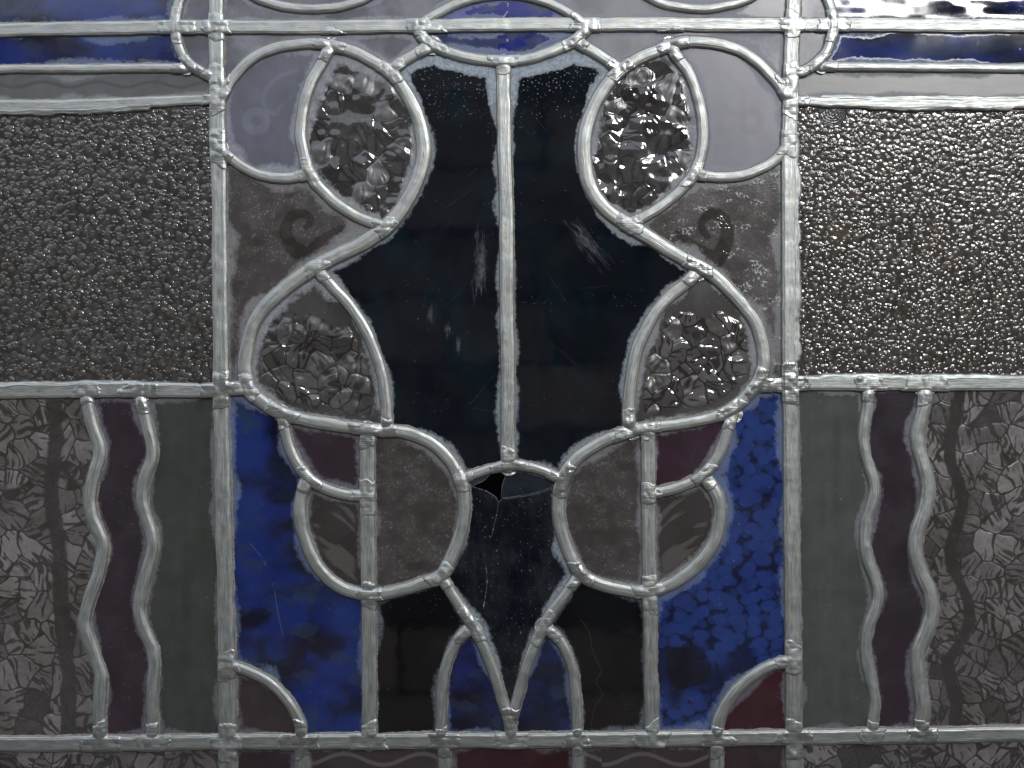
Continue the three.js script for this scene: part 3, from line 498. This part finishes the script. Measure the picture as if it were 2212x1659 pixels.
for (const c of L) {
  const uOff = hash2(c.seed, 3) * 5;
  const g = grid(c.p.length, US.length, (i, j) => {
    const q = c.p[i], u = US[j], x = q.x + q.nx * u * q.hw, y = q.y + q.ny * u * q.hw;
    let z = j === 0 || j === US.length - 1 ? -4 : Math.max(profile(c.prof, u) * q.h, 2.4);
    if (Math.abs(u) < 0.97) z += (fbm(x / 34, y / 34, 3, 93) - 0.5) * 0.9 + (fbm(x / 7, y / 7, 2, 94) - 0.5) * 0.14;
    return [x, y, z, q.s / 256 + uOff, u * q.hw / 64 + uOff * 1.7];
  });
  const m = add('lead_came', g, leadMat, panel);
  // beads of old putty squeezed out along both edges
  const strips = [];
  for (const side of [-1, 1]) strips.push(grid(c.p.length, 4, (i, j) => {
    const q = c.p[i], lit = sstep(-0.35, 0.5, side * (-q.ny * 0.85 + q.nx * 0.5)), w = Math.max(0.3, (0.25 + 0.75 * lit) * (5.5 * (fbm(q.s / 26, c.seed * 2.1 + side * 9, 4, 95) - 0.18) + 1.6 * (vnoise(q.s / 4, c.seed + side, 96) - 0.3)));
    const off = [-2, 0.3, 0.62, 1][j] * (j ? w : 1), hz = [3.6, 3.0, 1.7, -0.2][j] * (0.15 + 0.85 * lit) * (j < 3 ? 0.55 + 0.9 * vnoise(q.s / 6, c.seed * 3 + j + side * 5, 97) : 1);
    const x = q.x + q.nx * side * (q.hw + off), y = q.y + q.ny * side * (q.hw + off);
    return [x, y, hz, x / 60, y / 60];
  }));
  add('putty_bead', mergeGeometries(strips), puttyMat, m);
  for (const [side, t0, t1, amp] of c.flange || []) { // torn, folded-over edge of the lead
    const i0 = Math.floor(t0 * (c.p.length - 1)), i1 = Math.ceil(t1 * (c.p.length - 1)), sub = 2, nn = (i1 - i0) * sub + 1;
    add('torn_edge', grid(nn, 8, (i, j) => {
      const q = c.p[Math.min(i1, i0 + Math.floor(i / sub))], q2 = c.p[Math.min(i1, i0 + Math.floor(i / sub) + 1)], f = (i % sub) / sub, s = mix(q.s, q2.s, f);
      const fade = sstep(0, 6, i) * sstep(nn - 1, nn - 7, i);
      const rag = amp * fade * clamp(1.7 * (fbm(s / 60, c.seed * 7.7 + side, 3, 98) - 0.12) + 0.25 * (vnoise(s / 9, side, 99) - 0.5), 0.05, 1.2), e = j / 7;
      const inner = q.hw * (0.35 + 0.3 * vnoise(s / 34, c.seed, 100)), o = mix(inner, q.hw + rag, e);
      const x = mix(q.x, q2.x, f) + q.nx * side * o, y = mix(q.y, q2.y, f) + q.ny * side * o;
      const z = j === 7 ? 2.2 : j === 0 ? q.h * 0.9 : q.h * mix(1.06, 0.72, e) + 2.4 * (fbm(s / 40, e * 5 + c.seed, 3, 101) - 0.5) * (e > 0.1 ? 1 : 0.3);
      return [x, y, z, s / 256, o / 64];
    }), leadMat, m);
  }
}

// ---------------------------------------------------------------- solder joints: one lump over each meeting of leads
const joints = [];
const jointAt = (x, y, r) => { for (const q of joints) if (Math.hypot(q.x - x, q.y - y) < 20) { q.r = Math.max(q.r, r); return; } joints.push({ x, y, r }); };
for (const c of L) for (const e of [0, c.p.length - 1]) { const q = c.p[e]; if (q.x > -60 && q.x < 2270 && q.y > -50 && q.y < 1710) jointAt(q.x, q.y, q.hw + 17); }
for (const [x, y] of [[467, 58], [1713, 53], [379, 58], [1801, 54], [491, 1603], [1716, 1593], [796, 1285], [1403, 1278], [1251, 55], [912, 56], [841, 152], [1338, 152], [537, 842], [1640, 828]]) jointAt(x, y, 32);
for (const [n, J] of joints.entries()) {
  J.r *= 0.85 + 0.5 * hash2(n, 21); const near = []; const reach = J.r + 26;
  for (const c of L) for (let i = 0; i < c.p.length - 1; i++) { const q = c.p[i]; if (Math.hypot(q.x - J.x, q.y - J.y) < reach + 24) near.push([c.prof, q, c.p[i + 1]]); }
  const st = 1.3, N = Math.ceil(2 * reach / st), pos = [], uv = [], ids = new Int32Array(N * N).fill(-1), hs = new Float32Array(N * N);
  for (let j = 0; j < N; j++) for (let i = 0; i < N; i++) {
    const x = J.x - reach + i * st, y = J.y - reach + j * st, dx = x - J.x, dy = y - J.y, rr = Math.hypot(dx, dy), th = Math.atan2(dy, dx);
    let h = 0;
    for (const [prof, a, b] of near) { const ex = b.x - a.x, ey = b.y - a.y, l2 = ex * ex + ey * ey || 1, t = clamp(((x - a.x) * ex + (y - a.y) * ey) / l2), ax = a.x + ex * t, ay = a.y + ey * t, d = Math.hypot(x - ax, y - ay); const v = profile(prof, d / (a.hw + 1.5)) * a.h; if (v > h) h = v; }
    const Rm = J.r * (0.78 + 0.55 * vnoise(th * 1.6 + 10, n * 3.1, 102)) + 4 * (vnoise(x / 5, y / 5, 103) - 0.5), m = rr / Rm;
    if (m > 1.06) continue;
    const lump = (0.6 + 1.3 * hash2(n, 23)) * (1 - m * m) + 3.0 * (fbm(x / 17, y / 17, 2, 104) - 0.5) + 1.5 * Math.abs(vnoise(x / 16 + 5, y / 16, 105) - 0.5) * 2;
    let z = h > 0.6 ? h + 0.45 + lump * 0.8 : rr < J.r * 0.55 ? 3 + lump : -1;
    if (m > 0.94) z -= (m - 0.94) / 0.12 * 2.2;
    if (z < 0.2) continue;
    hs[j * N + i] = z; ids[j * N + i] = pos.length / 3; pos.push((x - CX) * S, Y0 + (CY - y) * S, z * S); uv.push((x + n * 40) / 256, y / 64);
  }
  const idx = [];
  for (let j = 0; j < N - 1; j++) for (let i = 0; i < N - 1; i++) { const a = ids[j * N + i], b = ids[j * N + i + 1], c = ids[(j + 1) * N + i], d = ids[(j + 1) * N + i + 1]; if (a >= 0 && b >= 0 && c >= 0) idx.push(a, c, b); if (b >= 0 && c >= 0 && d >= 0) idx.push(b, c, d); }
  if (idx.length < 30) continue;
  const g = new THREE.BufferGeometry(); g.setAttribute('position', new THREE.Float32BufferAttribute(pos, 3)); g.setAttribute('uv', new THREE.Float32BufferAttribute(uv, 2)); g.setIndex(idx); g.computeVertexNormals();
  add('solder_joint', g, solders[(hash2(n, 9) * 3) | 0], panel);
}

// ---------------------------------------------------------------- panes of glass, cut to the leads
function outline(n) {                     // follow the pane's border in the raster
  const inside = (i, j) => i >= 0 && j >= 0 && i < TW && j < TH && id[j * TW + i] === n;
  let k = id.indexOf(n); const si = k % TW, sj = (k / TW) | 0; // lowest row: its lower left corner
  const pts = []; let x = si, y = sj, d = 0; const DX = [1, 0, -1, 0], DY = [0, 1, 0, -1];
  for (let c = 0; c < 60000; c++) {      // walk the corners, pane on the left
    pts.push([x, y]);
    x += DX[d]; y += DY[d];
    if (x === si && y === sj) break;
    const l = d === 0 ? [x, y] : d === 1 ? [x - 1, y] : d === 2 ? [x - 1, y - 1] : [x, y - 1], r = d === 0 ? [x, y - 1] : d === 1 ? [x, y] : d === 2 ? [x - 1, y] : [x - 1, y - 1];
    if (inside(...r)) d = (d + 3) & 3; else if (!inside(...l)) d = (d + 1) & 3;
  }
  let q = pts.map(([a, b], i) => { const o = pts.length; let sx = 0, sy = 0, w = Math.min(3, o >> 3); for (let e = -w; e <= w; e++) { const t = pts[(i + e + o) % o]; sx += t[0]; sy += t[1]; } return [sx / (2 * w + 1), sy / (2 * w + 1)]; });
  const keep = new Uint8Array(q.length); const st = [[0, q.length - 1]]; keep[0] = 1;
  const halfI = q.length >> 1; keep[halfI] = 1; st.pop(); st.push([0, halfI], [halfI, q.length - 1]);
  while (st.length) { const [a, b] = st.pop(); let md = 0.35, mi = -1; const [ax, ay] = q[a], [bx, by] = q[b], l = Math.hypot(bx - ax, by - ay) || 1; for (let i = a + 1; i < b; i++) { const dd = Math.abs((q[i][0] - ax) * (by - ay) - (q[i][1] - ay) * (bx - ax)) / l; if (dd > md) { md = dd; mi = i; } } if (mi > 0) { keep[mi] = 1; st.push([a, mi], [mi, b]); } }
  return q.filter((_, i) => keep[i]).map(([a, b]) => [a / K + PX0, PY0 + PH - b * PH / TH]);
}
for (const p of panes) {
  if (!p || !p.style) continue;
  const pts = outline(p.n).map(([x, y]) => new THREE.Vector2((x - CX) * S, Y0 + (CY - y) * S));
  const g = new THREE.ExtrudeGeometry(new THREE.Shape(pts), { depth: 0.003, bevelEnabled: false }); g.translate(0, 0, -0.003);
  const a = g.attributes.position, uv = g.attributes.uv;
  for (let i = 0; i < a.count; i++) uv.setXY(i, (a.getX(i) / S + CX - PX0) / PW, 1 - ((CY - (a.getY(i) - Y0) / S) - PY0) / PH);
  add('glass_pane', g, glassMat, panel, p.style.label ? { label: p.style.label } : undefined);
}
console.log('panes', panes.filter((p) => p && p.style).length, 'leads', L.length, 'joints', joints.length);
renderer.render(scene, camera);
